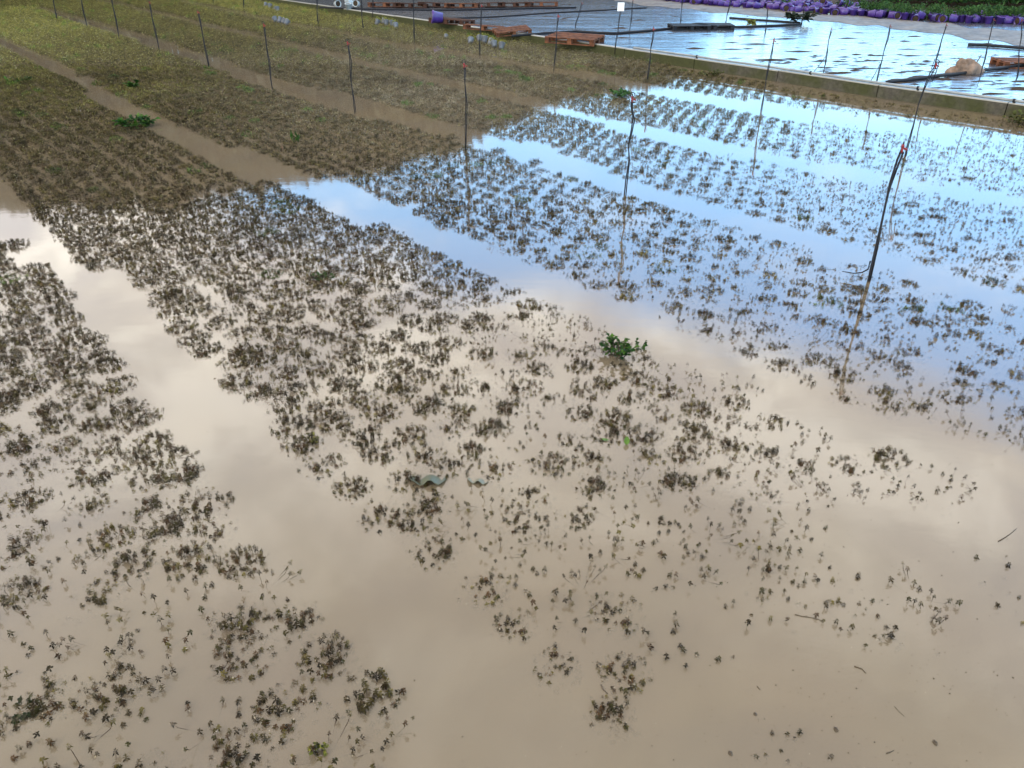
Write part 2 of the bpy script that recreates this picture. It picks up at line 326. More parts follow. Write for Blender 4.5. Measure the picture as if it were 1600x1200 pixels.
# ------------------------------------------------------------------ leafy shoots
def leaf_kite(base, dirv, ln, wd, upv, out, cols, c, near):
    d = dirv.normalized(); s_ = d.cross(upv).normalized() * wd * 0.5; nrm = s_.cross(d).normalized()
    b = len(out[0]); m = base + d * ln * 0.55
    out[0].extend([base, m + s_ + nrm * wd * 0.18, base + d * ln - nrm * ln * 0.12, m - s_ + nrm * wd * 0.18])
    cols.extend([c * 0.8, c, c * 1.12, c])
    if near: out[1].extend([(b, b + 1, b + 2), (b, b + 2, b + 3)])
    else: out[1].append((b + 1, b + 2, b + 3))
def clump_proto(rs, nshoot, nwhorl, per, Rr, leaf, palette, silt, dome=0.034, sig=0.010, near=True):
    out = ([], []); cols = []; sd0 = rs.random() * 50
    for i in range(nshoot):
        r = Rr * math.sqrt(rs.random()) ; th = rs.random() * 2 * math.pi
        if rs.random() < 0.25: r *= 1.15
        x, y = r * math.cos(th), r * math.sin(th)
        zt = 0.03 + dome * (1 - (r / Rr) ** 2) + rs.gauss(0, sig * 0.6) + 0.030 * mnoise.noise(Vector((x * 11, y * 11, nshoot + sd0))) + (0.022 * rs.random() if rs.random() < 0.25 else 0)
        lean = Vector((math.cos(th), math.sin(th), 0)) * (0.25 + 0.5 * rs.random()) * r / Rr + Vector((rs.gauss(0, .15), rs.gauss(0, .15), 0))
        ax = (Vector((0, 0, 1)) + lean).normalized(); a = ax.cross(Vector((rs.random(), rs.random(), .1))).normalized(); b = ax.cross(a)
        tip = Vector((x, y, zt)); col = Vector(palette[int(rs.random() * len(palette))]) * (0.7 + 0.6 * rs.random())
        sc = leaf * (0.75 + 0.5 * rs.random()); L_ = sc * 0.85
        if near:     # stem and its branch down to the root
            bb = len(out[0]); foot = tip - ax * 0.04
            out[0].extend([foot + a * .0016, foot - a * .0016, tip, Vector((0, 0, -0.06))]); cols.extend([Vector((.05, .03, .02))] * 4); out[1].extend([(bb, bb + 1, bb + 2), (bb, bb + 1, bb + 3)])
        for k in range(nwhorl):
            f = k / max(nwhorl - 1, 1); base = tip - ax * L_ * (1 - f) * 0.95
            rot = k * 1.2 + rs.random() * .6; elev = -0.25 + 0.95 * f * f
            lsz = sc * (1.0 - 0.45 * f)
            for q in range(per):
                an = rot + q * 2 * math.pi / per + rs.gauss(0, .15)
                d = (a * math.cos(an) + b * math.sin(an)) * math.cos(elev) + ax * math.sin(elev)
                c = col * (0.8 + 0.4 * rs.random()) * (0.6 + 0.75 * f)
                if rs.random() < silt: c = Vector((0.30, 0.25, 0.18)) * (0.5 + 0.7 * rs.random())
                leaf_kite(base, d, lsz, lsz * 0.42, ax, out, cols, c, near)
    return np.array([tuple(v) for v in out[0]], np.float32), np.array(out[1], np.int32), np.array([tuple(c) for c in cols], np.float32)
rs = random.Random(5)
BROWN = [(0.030, 0.020, 0.006), (0.019, 0.013, 0.005), (0.044, 0.033, 0.007), (0.029, 0.025, 0.005), (0.047, 0.024, 0.008), (0.074, 0.058, 0.012)]
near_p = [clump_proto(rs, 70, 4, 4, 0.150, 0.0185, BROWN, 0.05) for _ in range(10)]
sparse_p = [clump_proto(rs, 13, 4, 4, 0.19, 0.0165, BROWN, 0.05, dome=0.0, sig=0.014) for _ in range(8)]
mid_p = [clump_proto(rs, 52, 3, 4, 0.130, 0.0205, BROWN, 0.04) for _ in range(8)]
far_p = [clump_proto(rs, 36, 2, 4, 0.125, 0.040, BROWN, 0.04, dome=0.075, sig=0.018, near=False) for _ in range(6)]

# emergence of the plants over the field (1 = stands clear of the water)
CPTS = np.array([(0,0,1),(300,20,1),(0,150,1),(500,60,.95),(200,200,.86),(0,230,.85),(100,270,.75),(300,180,.88),(600,180,.82),(700,130,.88),(850,110,.85),(300,330,.62),(150,350,.68),
(450,350,.58),(600,420,.5),(400,450,.5),(250,300,.7),(700,260,.6),(800,330,.48),(650,300,.58),(900,180,.62),(950,300,.46),(850,400,.43),(1000,400,.4),(1100,180,.5),(1200,220,.43),
(1300,250,.36),(1400,200,.32),(1550,230,.22),(1500,350,.32),(1450,300,.25),(1550,420,.44),(1500,420,.42),(1250,370,.40),(1200,500,.35),(1400,580,.37),(1500,600,.37),(1580,620,.36),
(500,570,.48),(470,690,.54),(550,650,.54),(700,650,.45),(950,650,.45),(1080,680,.52),(1180,660,.42),(800,560,.38),(900,500,.31),(700,500,.42),(850,720,.42),(1100,720,.45),
(950,780,.35),(1200,760,.32),(1340,750,.34),(600,820,.36),(700,810,.4),(880,800,.38),(780,910,.3),(950,860,.32),(1180,900,.26),(790,980,.26),(980,1020,.26),(880,1040,.26),
(950,1130,.16),(1100,1040,.16),(1300,900,.05),(1500,1000,.09),(1500,850,.05),(1300,1050,.09),(1450,950,.11),(1350,1100,.16),(1100,1150,.12),(1250,800,.2),(1500,750,.1),(1600,1100,.1),
(1300,660,.28),(1450,680,.30),(700,1000,.1),(0,400,.68),(50,450,.64),(100,500,.6),(50,560,.6),(130,560,.57),(170,640,.52),(50,650,.5),(250,720,.5),(100,750,.42),(30,820,.34),
(180,800,.42),(320,790,.5),(380,850,.40),(200,870,.38),(100,900,.32),(250,900,.34),(30,930,.37),(50,1000,.3),(150,1020,.31),(400,920,.38),(350,960,.44),(430,1000,.46),(470,960,.38),
(450,1040,.48),(300,1050,.38),(200,1080,.34),(60,1080,.32),(500,1170,.48),(560,1120,.43),(620,1080,.4),(400,1120,.42),(300,1150,.37),(150,1150,.32),(0,1150,.28),(650,1160,.38),
(-300,300,.85),(-300,700,.5),(-300,1000,.4),(1900,300,.2),(1900,700,.3),(1900,1000,.1),(300,1400,.35),(900,1400,.12),(1500,1400,.1)], float)
CW = np.array([at(a, b).xy for a, b in CPTS[:, :2]])
def emerg(x, y):
    d = np.hypot(CW[:, 0] - x, CW[:, 1] - y) / max(2.0, math.hypot(x, y)); wgt = 1 / (d + 0.012) ** 3.2
    return float((wgt * CPTS[:, 2]).sum() / wgt.sum())
LANES = [
 [(-500,-60),(-200,190),(0,365),(75,430),(130,510),(190,590),(245,650),(300,710),(345,790),(410,850),(460,930),(520,990),(600,1060),(650,1110),(700,1200),(760,1320),(960,1320),(900,1180),(830,1050),(770,985),(710,930),(660,870),(590,835),(540,790),(500,740),(430,690),(400,650),(350,595),(310,545),(255,500),(190,445),(115,385),(40,320),(0,265),(-200,90),(-500,-100)],
 [(-200,-30),(0,72),(100,125),(200,185),(300,235),(390,280),(470,300),(560,345),(640,370),(710,405),(790,445),(850,480),(940,520),(1030,560),(1150,595),(1230,650),(1370,700),(1600,790),(1900,900),(1900,800),(1600,705),(1480,665),(1380,650),(1280,600),(1180,560),(1090,515),(1000,475),(870,422),(790,395),(720,365),(650,325),(560,290),(480,270),(420,250),(300,205),(200,155),(100,105),(0,58),(-200,-45)],
 [(60,10),(125,27),(250,62),(400,112),(550,152),(700,192),(850,228),(1000,284),(1130,325),(1260,364),(1420,405),(1600,455),(1900,530),(1900,590),(1600,492),(1400,437),(1260,396),(1100,344),(950,301),(850,258),(700,214),(550,180),(400,132),(250,79),(125,38),(60,17)],
 [(150,-4),(400,54),(650,112),(800,146),(1000,195),(1150,227),(1400,274),(1700,326),(1700,348),(1400,294),(1150,246),(1000,214),(900,187),(800,161),(650,125),(400,63),(140,0)],
 [(262,-5),(400,24),(600,63),(800,94),(960,120),(1060,140),(1200,160),(1500,200),(1500,225),(1200,182),(1060,157),(960,136),(800,104),(600,72),(400,31),(262,1)]]
LW = [np.array([at(*q).xy for q in l]) if False else l for l in LANES]
def inside(px, py, poly):
    c = False; j = len(poly) - 1
    for i in range(len(poly)):
        xi, yi = poly[i]; xj, yj = poly[j]
        if (yi > py) != (yj > py) and px < (xj - xi) * (py - yi) / (yj - yi) + xi: c = not c
        j = i
    return c
def bed_no(px, py):       # 0 = the bed at the left edge, 1 = the wide middle bed, 2.. = beyond
    n_ = 0
    for l in ([(-200,140),(0,315),(150,478),(300,640),(470,880),(620,1020),(830,1250)],
              [(0,65),(200,170),(440,268),(680,352),(900,460),(1200,610),(1600,740)],
              [(60,13),(400,122),(700,203),(1000,292),(1260,380),(1600,470)],
              [(150,-2),(650,118),(1000,205),(1400,284),(1700,340)],
              [(262,-2),(600,67),(960,128),(1200,170),(1500,212)]):
        y = np.interp(px, [q[0] for q in l], [q[1] for q in l])
        if py < y: n_ += 1
    return n_
wx = [q.x for q in WALL]; wy = [q.y for q in WALL]
o_ = np.argsort(wx); wx = np.array(wx)[o_]; wy = np.array(wy)[o_]
AL = Vector((math.sin(R(39.5)), -math.cos(R(39.5)))); AC = Vector((math.cos(R(39.5)), math.sin(R(39.5))))
SPC = 0.285; plants = []
for i in range(-260, 260):
    for j in range(-160, 160):
        x = AL.x * (i + 0.5 * (j % 2)) * SPC + AC.x * j * SPC * 0.866 - 6; y = AL.y * (i + 0.5 * (j % 2)) * SPC + AC.y * j * SPC * 0.866 + 16
        if y < 1.0 or y > 46: continue
        k1 = mnoise.noise(Vector((x * 0.4, y * 0.4, 3.3))) * 0.06
        jt = 0.034 if y < 6.5 else 0.013; x += RNG.normal(0, jt) + k1; y += RNG.normal(0, jt) + mnoise.noise(Vector((x * 0.4, y * 0.4, 8.3))) * 0.06
        px, py, dep = proj(x, y)
        if dep < 1 or px < -170 or px > 1770 or py > 1330 or py < -25: continue
        if y > np.interp(x, wx, wy) - 0.22 / 0.78 - (0.35 if px > 1050 else 0.0): continue
        if any(inside(px, py, l) for l in LANES): continue
        e = emerg(x, y)
        e = e + (0.05 if px < 620 and py > 850 else 0); e = e + (0.06 if px < 720 and 240 < py < 620 else 0); e = e - (0.09 if px > 1020 and py > 760 else 0); e = e - 0.07 * min(1, max(0, px - 1050) / 300) * (py < 430); e = min(1.0, e + 0.10 * math.exp(-((e - 0.6) / 0.16) ** 2)); e2 = e + mnoise.noise(Vector((x * 0.9, y * 0.9, 0))) * 0.075 * (1 - 0.5 * e) + RNG.normal(0, 0.09) * (1.15 - e)
        if e < 0.2 and RNG.random() > e * 2.6 + 0.52: continue
        if e2 < -0.12: continue
        plants.append((x, y, e2, px, py, dep, bed_no(px, py)))
def dz_of(e, dep=6.0): return 0.008 - 0.088 * max(0.0, 1 - e) ** 0.8 - 0.03 * max(0.0, 0.28 - e) / 0.28 + 0.002 * min(1.0, max(0.0, dep - 7) / 8) + (0.02 if dep > 19 else 0)
plants.sort(key=lambda q: q[5])
near_meshes = []
for i, (V, Tt, Cc) in enumerate(near_p): near_meshes.append(tri_mesh("seedling_clump", V, Tt, Cc, m_leaf))
sparse_meshes = [tri_mesh("seedling_tips", V, Tt, Cc, m_leaf) for V, Tt, Cc in sparse_p]
def is_sparse(q): return q[5] < 17 and (q[2] < 0.24 or (q[2] < 0.40 and int(q[3] * 7.3) % 3 == 0) or (q[2] < 0.55 and q[4] > 820 and int(q[3] * 7.3) % 2 == 0))
def dz_sp(e): return -0.034 + 0.035 * min(1, max(0, e) / 0.3)
vis = [q for q in plants if -10 < q[3] < 1610 and -5 < q[4] < 1215 and (q[2] > 0.2 or is_sparse(q) and q[2] > 0.05)]
pick = vis[:300]; pk = set(id(q) for q in pick)
BEDN = ['in the left bed nearest the viewer', 'in the wide middle bed', 'in the bed beyond the middle channel']
for q in pick:
    x, y, e, px, py, dep, b = q
    o_ = bpy.data.objects.new("shrub_clump", (sparse_meshes if is_sparse(q) else near_meshes)[int(RNG.integers(8))]); C.objects.link(o_)
    dome_z = dz_sp(e) if is_sparse(q) else dz_of(e, dep); sc = float(RNG.uniform(0.82, 1.12))
    if e < 0.3: sc *= 0.92
    o_.location = (x, y, dome_z - 0.1 * (sc - 1)); o_.rotation_euler = (float(RNG.normal(0, 0.06)), float(RNG.normal(0, 0.06)), float(RNG.uniform(0, 6.28))); o_.scale = (sc, sc, sc)
    k = 0 if e < 0.33 or is_sparse(q) else (1 if e < 0.47 else 2)
    bb = min(b, 2)
    lab = ['few scattered brown leaf tips breaking the muddy water ', 'loose brown-green clump half sunk in muddy water ', 'dense mounded brown-green clump standing clear of muddy water '][k] + BEDN[bb]
    gr = ['barely emerging leafy clumps ', 'half sunken leafy clumps ', 'dense leafy clumps '][k] + BEDN[bb]
    tag(o_, lab, 'plant', gr)
# the rest as one object
VV = []; TT = []; CC = []; base = 0
for q in plants:
    if id(q) in pk: continue
    x, y, e, px, py, dep, b = q
    if dep < 9.5: P = near_p
    elif dep < 19: P = mid_p
    else: P = far_p
    if is_sparse(q): P = sparse_p
    V, Tt, Cc = P[int(RNG.integers(len(P)))]
    a = RNG.uniform(0, 6.28); sc = RNG.uniform(0.85, 1.12); ca, sa = math.cos(a) * sc, math.sin(a) * sc
    ax_, ay_ = RNG.normal(0, 0.06, 2)
    W = np.empty_like(V); W[:, 0] = V[:, 0] * ca - V[:, 1] * sa + x; W[:, 1] = V[:, 0] * sa + V[:, 1] * ca + y
    W[:, 2] = V[:, 2] * sc + (dz_sp(e) if P is sparse_p else dz_of(e, dep)) - 0.1 * (sc - 1) + ax_ * V[:, 0] + ay_ * V[:, 1] + (0.03 * RNG.random() if e > 0.85 else 0)
    keep = W[Tt].max(axis=1)[:, 2] > -0.035; Tk = Tt[keep]
    if len(Tk) == 0: continue
    us = np.unique(Tk); mp = np.zeros(len(V), np.int32); mp[us] = np.arange(len(us))
    # tint of the plants themselves: yellow-green where they stand dry, silt-coated in the middle beds
    yl = max(0.0, min(1.0, (x * -0.62 + y * 0.78 - 14) / 21)) ** 0.85
    yl = max(0, yl + 0.35 * mnoise.noise(Vector((x * .35, y * .35, 5))) * (1 if yl > 0.05 else 0.3))
    if b >= 5: yl = max(yl, 0.35 + 0.5 * mnoise.noise(Vector((x * .5, y * .5, 1)))) if x < 2 else 0.15
    if b in (3, 4): yl *= 0.5
    if dep > 8: yl = max(yl, 0.16 * min(1, (dep - 8) / 6))
    dd = math.hypot((px - 700) / 420, (py - 150) / 110); slt = max(0, 1.15 - dd)
    cc = Cc[us].copy() * (0.85 if dep > 8 else 1.0); lum = cc.mean(axis=1, keepdims=True) / 0.026
    n_ = len(us); rnd = np.repeat(RNG.random((n_ // 4 + 1, 1)), 4, axis=0)[:n_]
    g1 = np.array([0.185, 0.172, 0.036]) * lum * (0.7 + 0.6 * rnd)
    cc = cc * (1 - yl) + g1 * yl
    if slt > 0:
        s1 = (rnd < slt * 0.5); cc = np.where(s1, np.array([0.30, 0.265, 0.20]) * (0.5 + rnd * 1.2), cc)
    grn = mnoise.noise(Vector((x * 1.7, y * 1.7, 20))) + RNG.normal(0, 0.12)
    if grn > 0.48: cc = cc * np.array([0.75, 1.35, 0.7])
    cc = np.minimum(cc * RNG.uniform(0.65, 1.35), 0.5)
    VV.append(W[us]); CC.append(cc); TT.append(mp[Tk] + base); base += len(us)
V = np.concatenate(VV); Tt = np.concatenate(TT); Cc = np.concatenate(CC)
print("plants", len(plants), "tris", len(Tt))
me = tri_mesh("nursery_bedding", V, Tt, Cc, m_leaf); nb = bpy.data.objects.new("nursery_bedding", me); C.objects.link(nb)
tag(nb, 'thousands of low leafy shrub clumps in staggered rows across the flooded beds', 'ground cover', kind='stuff')

# ------------------------------------------------------------------ sprinkler stakes
def wavy(a, b, n, amp, sd):
    out = []
    for i in range(n + 1):
        f = i / n; q = a.lerp(b, f); k = math.sin(f * math.pi) if 0 < f < 1 else 0
        out.append(q + Vector((mnoise.noise(Vector((f * 3.1, sd, 0))), mnoise.noise(Vector((f * 3.1, sd, 7))), 0)) * amp * (0.3 + k))
    return out
def head(parent, top, s=1.0, ring=True):
    hd = MB(); hd.tube([top + Vector((0, 0, -0.055)), top + Vector((0, 0, -0.01))], 0.014 * s, 8)
    hd.tube([top + Vector((0, 0, -0.012)), top + Vector((0.0, 0, 0.012))], 0.019 * s, 8); hd.tube([top + Vector((0.012, 0, -0.02)), top + Vector((0.045, 0, -0.032))], 0.013 * s, 6)
    hd.build("nozzle", m_red, parent, True)
    rg = MB()
    if ring:
        pts = [top + Vector((math.sin(a) * 0.036 * s, 0, 0.042 * s - math.cos(a) * 0.036 * s)) for a in np.linspace(0, 2 * math.pi, 17)]
        rg.tube(pts, 0.006 * s, 6, cap=False)
    rg.tube([top + Vector((0, 0, 0.005)), top + Vector((0, 0, 0.05 * s))], 0.006, 6)
    rg.tube([top + Vector((-0.02, 0, -0.06)), top + Vector((0.022, 0, -0.062))], 0.008 * s, 6)
    rg.build("bracket", m_blackp, parent, True)
def stake(bx, by, tx, ty, label, zb=0.0, ring=True, thick=1.0, mids=None, hd=True, amp=0.022, tagp=False, brace=None):
    b = at(bx, by, zb); top = up(tx, ty, b); st = empty("sprinkler_stake", b)
    tag(st, label, 'sprinkler', 'sprinkler stakes along the beds')
    dist = b.length; th = 1.15 * max(1.0, dist / 13) ** 0.6 * thick
    if mids: pts = [b] + [up(mx_, my_, b) for mx_, my_ in mids] + [top]
    else: pts = wavy(b, top, 9, amp, bx * 0.13)
    rel = [q - b for q in pts]; rel[0] = rel[0] + Vector((0, 0, -0.15))
    m1 = MB(); m1.tube(rel, 0.0065 * th, 6); m1.build("rod", m_rod, st, True)
    rel2 = []
    for i, q in enumerate(rel):
        f = i / (len(rel) - 1); rel2.append(q + Vector((0.013 + 0.010 * math.sin(f * 9 + bx), 0.006, -0.05 * f)))
    m2 = MB(); m2.tube(rel2, 0.0055 * th, 6); m2.build("riser_hose", m_blackp, st, True)
    if hd: head(st, rel[-1], 0.72 if zb == 0 else 0.45, ring)
    if tagp:
        m3 = MB(); m3.box(rel[-1] + Vector((0, 0, 0.02)), (0.17, 0.02, 0.2)); m3.build("tag", m_palew, st)
    if brace:
        a_, c_ = up(*brace[0], b) - b, at(*brace[1], zb) - b
        m4 = MB(); m4.tube([a_, a_.lerp(c_, .5) + Vector((0, 0, -.02)), c_], 0.005 * th, 5); m4.build("loose_hose", m_blackp, st, True)
    return st
st = stake(1357, 440, 1411, 228, 'nearest curved black sprinkler stake with a red head and hooked loose hose', thick=1.25,
      mids=[(1361, 418), (1368, 388), (1377, 350), (1384, 318), (1391, 285), (1402, 250)], ring=False)
b = at(1357, 440); m5 = MB(); m5.tube([up(1360, 408, b) - b, up(1356, 421, b) - b, up(1346, 426, b) - b, up(1334, 427, b) - b, up(1316, 424, b) - b], 0.009, 6, r2=0.004); m5.build("loose_hose", m_blackp, st, True)
st = stake(1414, 243, 1463, 100, 'black sprinkler stake with double ring head rising in front of the kerb wall at right', mids=[(1420, 218), (1427, 195), (1436, 160), (1445, 134), (1454, 112)])
b = at(1414, 243); m5 = MB(); m5.tube([up(1455, 108, b) - b, up(1461, 92, b) - b, up(1468, 95, b) - b, up(1463, 112, b) - b, up(1456, 128, b) - b], 0.006, 6); m5.build("loose_hose", m_blackp, st, True)
stake(975, 305, 988, 152, 'black sprinkler stake with ring and red head in front of the blue reflection', thick=1.1, mids=[(978, 280), (983, 250), (982, 225), (987, 200), (989, 182), (986, 166)])
stake(727, 236, 725, 100, 'upright black sprinkler stake standing where the brown channel turns blue', mids=[(727, 200), (728, 160), (726, 125)])
stake(554, 176, 543, 66, 'black sprinkler stake with red ring head beside the far end of the brown channel')
stake(425, 139, 412, 38, 'black sprinkler stake with bright red head just below the four tilted grey pots')
stake(326, 104, 309, 18, 'black sprinkler stake with small red head, fourth from the top left corner')
stake(249, 79, 233, 3, 'thin black sprinkler stake whose red head touches the top edge of the photo')
stake(186, 61, 173, -8, 'thin leaning sprinkler stake, third from the top left corner, head cut off')
stake(136, 45, 124, -14, 'thin leaning sprinkler stake, second from the top left corner')
stake(89, 33, 79, -20, 'thinnest sprinkler stake nearest the top left corner')
for bx, by, tx, ty, lb in [(1189, 172, 1209, 62, 'leaning black sprinkler stake crossing the kerb wall right of the middle'),
    (1011, 127, 1021, 44, 'sprinkler stake with pale and red head crossing the kerb wall beside the pallet'),
    (865, 110, 872, 24, 'thin dark sprinkler stake in front of the brown wooden pallet'),
    (749, 86, 752, 8, 'thin sprinkler stake among the heap of tilted grey pots beside the wall'),
    (647, 65, 645, -6, 'thin sprinkler stake in the yellow bed left of the purple tub'),
    (567, 47, 563, -10, 'thin sprinkler stake in the yellow bed near the pale pots'),
    (497, 40, 494, -14, 'thin sprinkler stake in the yellow bed below the start of the wall'),
    (381, 16, 379, -24, 'short faint sprinkler stake near the top edge left of the grey pots'),
    (333, 6, 331, -30, 'faintest sprinkler stake at the top edge of the yellow bed')]:
    stake(bx, by, tx, ty, lb, ring=False)
for bx, by, tx, ty, br, tg, lb in [
    (1286, 115, 1299, 45, ((1290, 88), (1271, 113)), False, 'thin stake with a forked loose hose on the plastic cover right of the kerb joint'),
    (1370, 125, 1391, 40, ((1375, 100), (1361, 126)), False, 'leaning stake with forked hose on the plastic cover left of the ringed stake'),
    (1455, 118, 1479, 38, None, False, 'tall plain stake directly behind the double ringed stake'),
    (1531, 124, 1553, 30, ((1537, 105), (1560, 112)), False, 'hair-thin stake between the pale root ball and the right pallet'),
    (961, 75, 970, 12, None, True, 'stake carrying a small white rectangular tag on the plastic cover'),
    (898, 42, 909, 4, None, False, 'slanting thin stake left of the white tagged stake'),
    (983, 52, 989, 0, None, False, 'thin stake just right of the white tagged stake'),
    (1063, 34, 1067, -8, None, False, 'thin stake behind the black plastic pallets'),
    (1133, 39, 1142, -4, None, False, 'thin stake at the right end of the black plastic pallets'),
    (1195, 52, 1200, 12, None, False, 'short thin stake on the cover below the purple pots'),
    (1252, 38, 1257, 4, None, False, 'small stake beside the dark weed near the purple pots'),
    (582, 23, 582, -20, None, False, 'thin stake on the cover between the pale pots and the pallet row'),
    (1590, 122, 1597, 30, None, False, 'faint thin stake at the right edge below the right pallet')]:
    stake(bx, by, tx, ty, lb, zb=T, ring=False, thick=0.9, hd=not tg, tagp=tg, brace=br)

# ------------------------------------------------------------------ pallets
def pallet(loc, rz, label, m=m_wood, sc=1.0, tilt=(0, 0)):
    e_ = empty("pallet", loc, rz); e_.rotation_euler = (tilt[0], tilt[1], rz); e_.scale = (sc, sc, sc)
    tag(e_, label, 'pallet', 'pallets lying on the plastic cover')
    d = MB()
    for k in range(5): d.box((0, -0.34 + k * 0.17, 0.133), (1.2, 0.075 if k % 2 else 0.10, 0.02))
    d.build("top_deck", m, e_)
    d = MB()
    for k in (-0.55, 0, 0.55): d.box((k, 0, 0.111), (0.1, 0.8, 0.02))
    d.build("cross_board", m, e_)
    for i in (-1, 0, 1):
        for j in (-1, 0, 1):
            d = MB(); d.box((i * 0.545, j * 0.34, 0.061), (0.11, 0.10, 0.078)); d.build("block", m, e_)
    d = MB()
    for j in (-1, 0, 1): d.box((0, j * 0.34, 0.011), (1.2, 0.1, 0.02))
    d.build("runner", m, e_); return e_
pallet(at(898, 66, T), R(-24), 'reddish wooden pallet lying flat beside the kerb wall, nearest whole one', sc=1.2, tilt=(R(2), R(1)))
pallet(at(756, 47, T), R(-8), 'wooden pallet with pale boards between purple tub and reddish pallet', sc=1.0, tilt=(R(-4), R(3)))
pallet(at(800, 52, T), R(12), 'small tilted wooden pallet overlapping its neighbour by the wall', sc=0.9, tilt=(R(5), R(-4)))
pallet(at(706, 37, T), R(-26), 'dark wooden pallet lying behind the purple tub', m_woodd, sc=1.1, tilt=(R(-3), R(2)))
pallet(at(1600, 104, T), R(-6), 'orange-brown wooden pallet cut by the right edge of the photo', sc=1.0)
for k, (px, py) in enumerate([(604, 11), (642, 12), (682, 11), (722, 12), (764, 11), (806, 11), (846, 10)]):
    pallet(at(px, py, T), R(-4 + 5 * math.sin(k * 2.1)), ['leftmost dark pallet of the far row', 'second dark pallet from the left in the far row', 'third dark pallet of the far row behind the purple tub', 'middle dark pallet of the far row', 'fifth dark pallet of the far row, near the top edge', 'second to last dark pallet of the far row', 'last dark pallet on the right of the far row'][k],
           m_woodd if k % 3 else m_wood, sc=1.15, tilt=(R(-5), R(2 * math.sin(k))))
pallet(at(1076, 46, T), R(4), 'black plastic pallet lying flat, left one of the pair', m_blackp, 1.0)
pallet(at(1114, 45, T), R(-3), 'black plastic pallet lying flat, right one of the pair', m_blackp, 1.0)

# ------------------------------------------------------------------ pots
def fol_mesh(seed, n, rad, hgt, leaf, pal, name="foliage"):
    r_ = random.Random(seed); out = ([], []); cols = []
    for i in range(n):
        th = r_.random() * 6.28; ph = r_.random(); rr = rad * math.sqrt(r_.random())
        b_ = Vector((rr * math.cos(th), rr * math.sin(th), hgt * ph * (1 - 0.5 * (rr / rad) ** 2)))
        d = Vector((math.cos(th) * r_.random(), math.sin(th) * r_.random(), 0.2 + r_.random())) + Vector((r_.gauss(0, .5), r_.gauss(0, .5), 0))
        c = Vector(pal[int(r_.random() * len(pal))]) * (0.6 + 0.8 * r_.random())
        leaf_kite(b_, d, leaf * (0.6 + 0.8 * r_.random()), leaf * 0.45, Vector((r_.gauss(0, 1), r_.gauss(0, 1), 1)).normalized(), out, cols, c, True)
    return tri_mesh(name, np.array([tuple(v) for v in out[0]], np.float32), np.array(out[1], np.int32), np.array([tuple(c) for c in cols], np.float32), m_leaf)
GREEN = [(0.030, 0.075, 0.020), (0.020, 0.055, 0.018), (0.045, 0.10, 0.022)]
YELL = [(0.16, 0.16, 0.03), (0.22, 0.20, 0.045), (0.10, 0.12, 0.03)]
def pot_proto(mp, fm, sc=1.0, name="potted_plant", foliage=True):
    e_ = empty(name)
    m1 = MB(); m1.lathe([(0.075 * sc, 0), (0.098 * sc, 0.155 * sc), (0.106 * sc, 0.158 * sc), (0.108 * sc, 0.18 * sc), (0.098 * sc, 0.18 * sc), (0.095 * sc, 0.160 * sc)], 14); p_ = m1.build("pot", mp, e_, True)
    m2 = MB(); m2.lathe([(0.094 * sc, 0.155 * sc), (0.06 * sc, 0.168 * sc), (0.02 * sc, 0.172 * sc)], 12); m2.build("soil", m_soil, e_, True)
    if foliage:
        f_ = bpy.data.objects.new("foliage", fm); C.objects.link(f_); f_.parent = e_; f_.location = (0, 0, 0.15 * sc)
    return e_
def copy_tree(o, parent=None):
    c = o.copy(); C.objects.link(c); c.parent = parent
    for ch in o.children: copy_tree(ch, c)
    return c
def place(o, loc, rot, label, cat, group, sc=1.0):
    o.location = loc; o.rotation_euler = rot; o.scale = (sc, sc, sc); return tag(o, label, cat, group)
# purple pots along the far side
fg = [fol_mesh(40 + k, 90, 0.17, 0.30, 0.085, GREEN) for k in range(3)]
pp = [pot_proto(m_purple, fg[k], 1.25) for k in range(3)] + [pot_proto(m_purple, fg[0], 1.25, foliage=False)]
used = [False] * 4
front = [at(*q, T) for q in [(1030, 1), (1100, 9), (1200, 16), (1300, 24), (1400, 30), (1480, 35), (1560, 37), (1700, 40)]]
cum = [0]
for a, b in zip(front, front[1:]): cum.append(cum[-1] + (b - a).length)
npot = 0
for row in range(6):
    s_ = row * 0.13
    while s_ < cum[-1]:
        q = along(front, cum, s_); tt = (front[-1] - front[0]).normalized(); nn = Vector((-tt.y, tt.x, 0))
        if nn.y < 0: nn = -nn
        q = q + nn * (row * 0.34 + RNG.normal(0, 0.07)) + tt * RNG.normal(0, 0.05)
        px, py, _ = proj(q.x, q.y, T + 0.15)
        s_ += 0.30 + RNG.random() * 0.06
        if py < -8 or px > 1640 or px < 1010 or npot >= 295: continue
        green = (px > 1340 and row > 0) or (row > 1 and RNG.random() < 0.15) or (px > 1380 and RNG.random() < 0.4)
        kind = int(RNG.integers(3)) if green else 3
        if used[kind]: o_ = copy_tree(pp[kind])
        else: o_ = pp[kind]; used[kind] = True
        fallen = RNG.random() < (0.35 if green else 0.75)
        rot = (RNG.normal(0, 0.1), RNG.normal(0, 0.1), RNG.uniform(0, 6.28))
        z = T
        if fallen: rot = (R(90) + RNG.normal(0, 0.15), 0, RNG.uniform(0, 6.28)); z = T + 0.125
        if row > 1: z += 0.06 * (row - 1) * RNG.random() if not green else 0
        lab = ('fallen' if fallen else 'standing') + (' purple pot with a dark green plant in the far row' if green else ' empty purple pot in the far row along the dirt track')
        place(o_, (q.x, q.y, z), rot, lab, 'pot', ('fallen' if fallen else 'standing') + (' planted' if green else ' empty') + ' purple pots in the far row'); npot += 1
print("pots", npot)
for k in range(3):
    if not used[k]:
        for ch in list(pp[k].children): bpy.data.objects.remove(ch)
        bpy.data.objects.remove(pp[k])
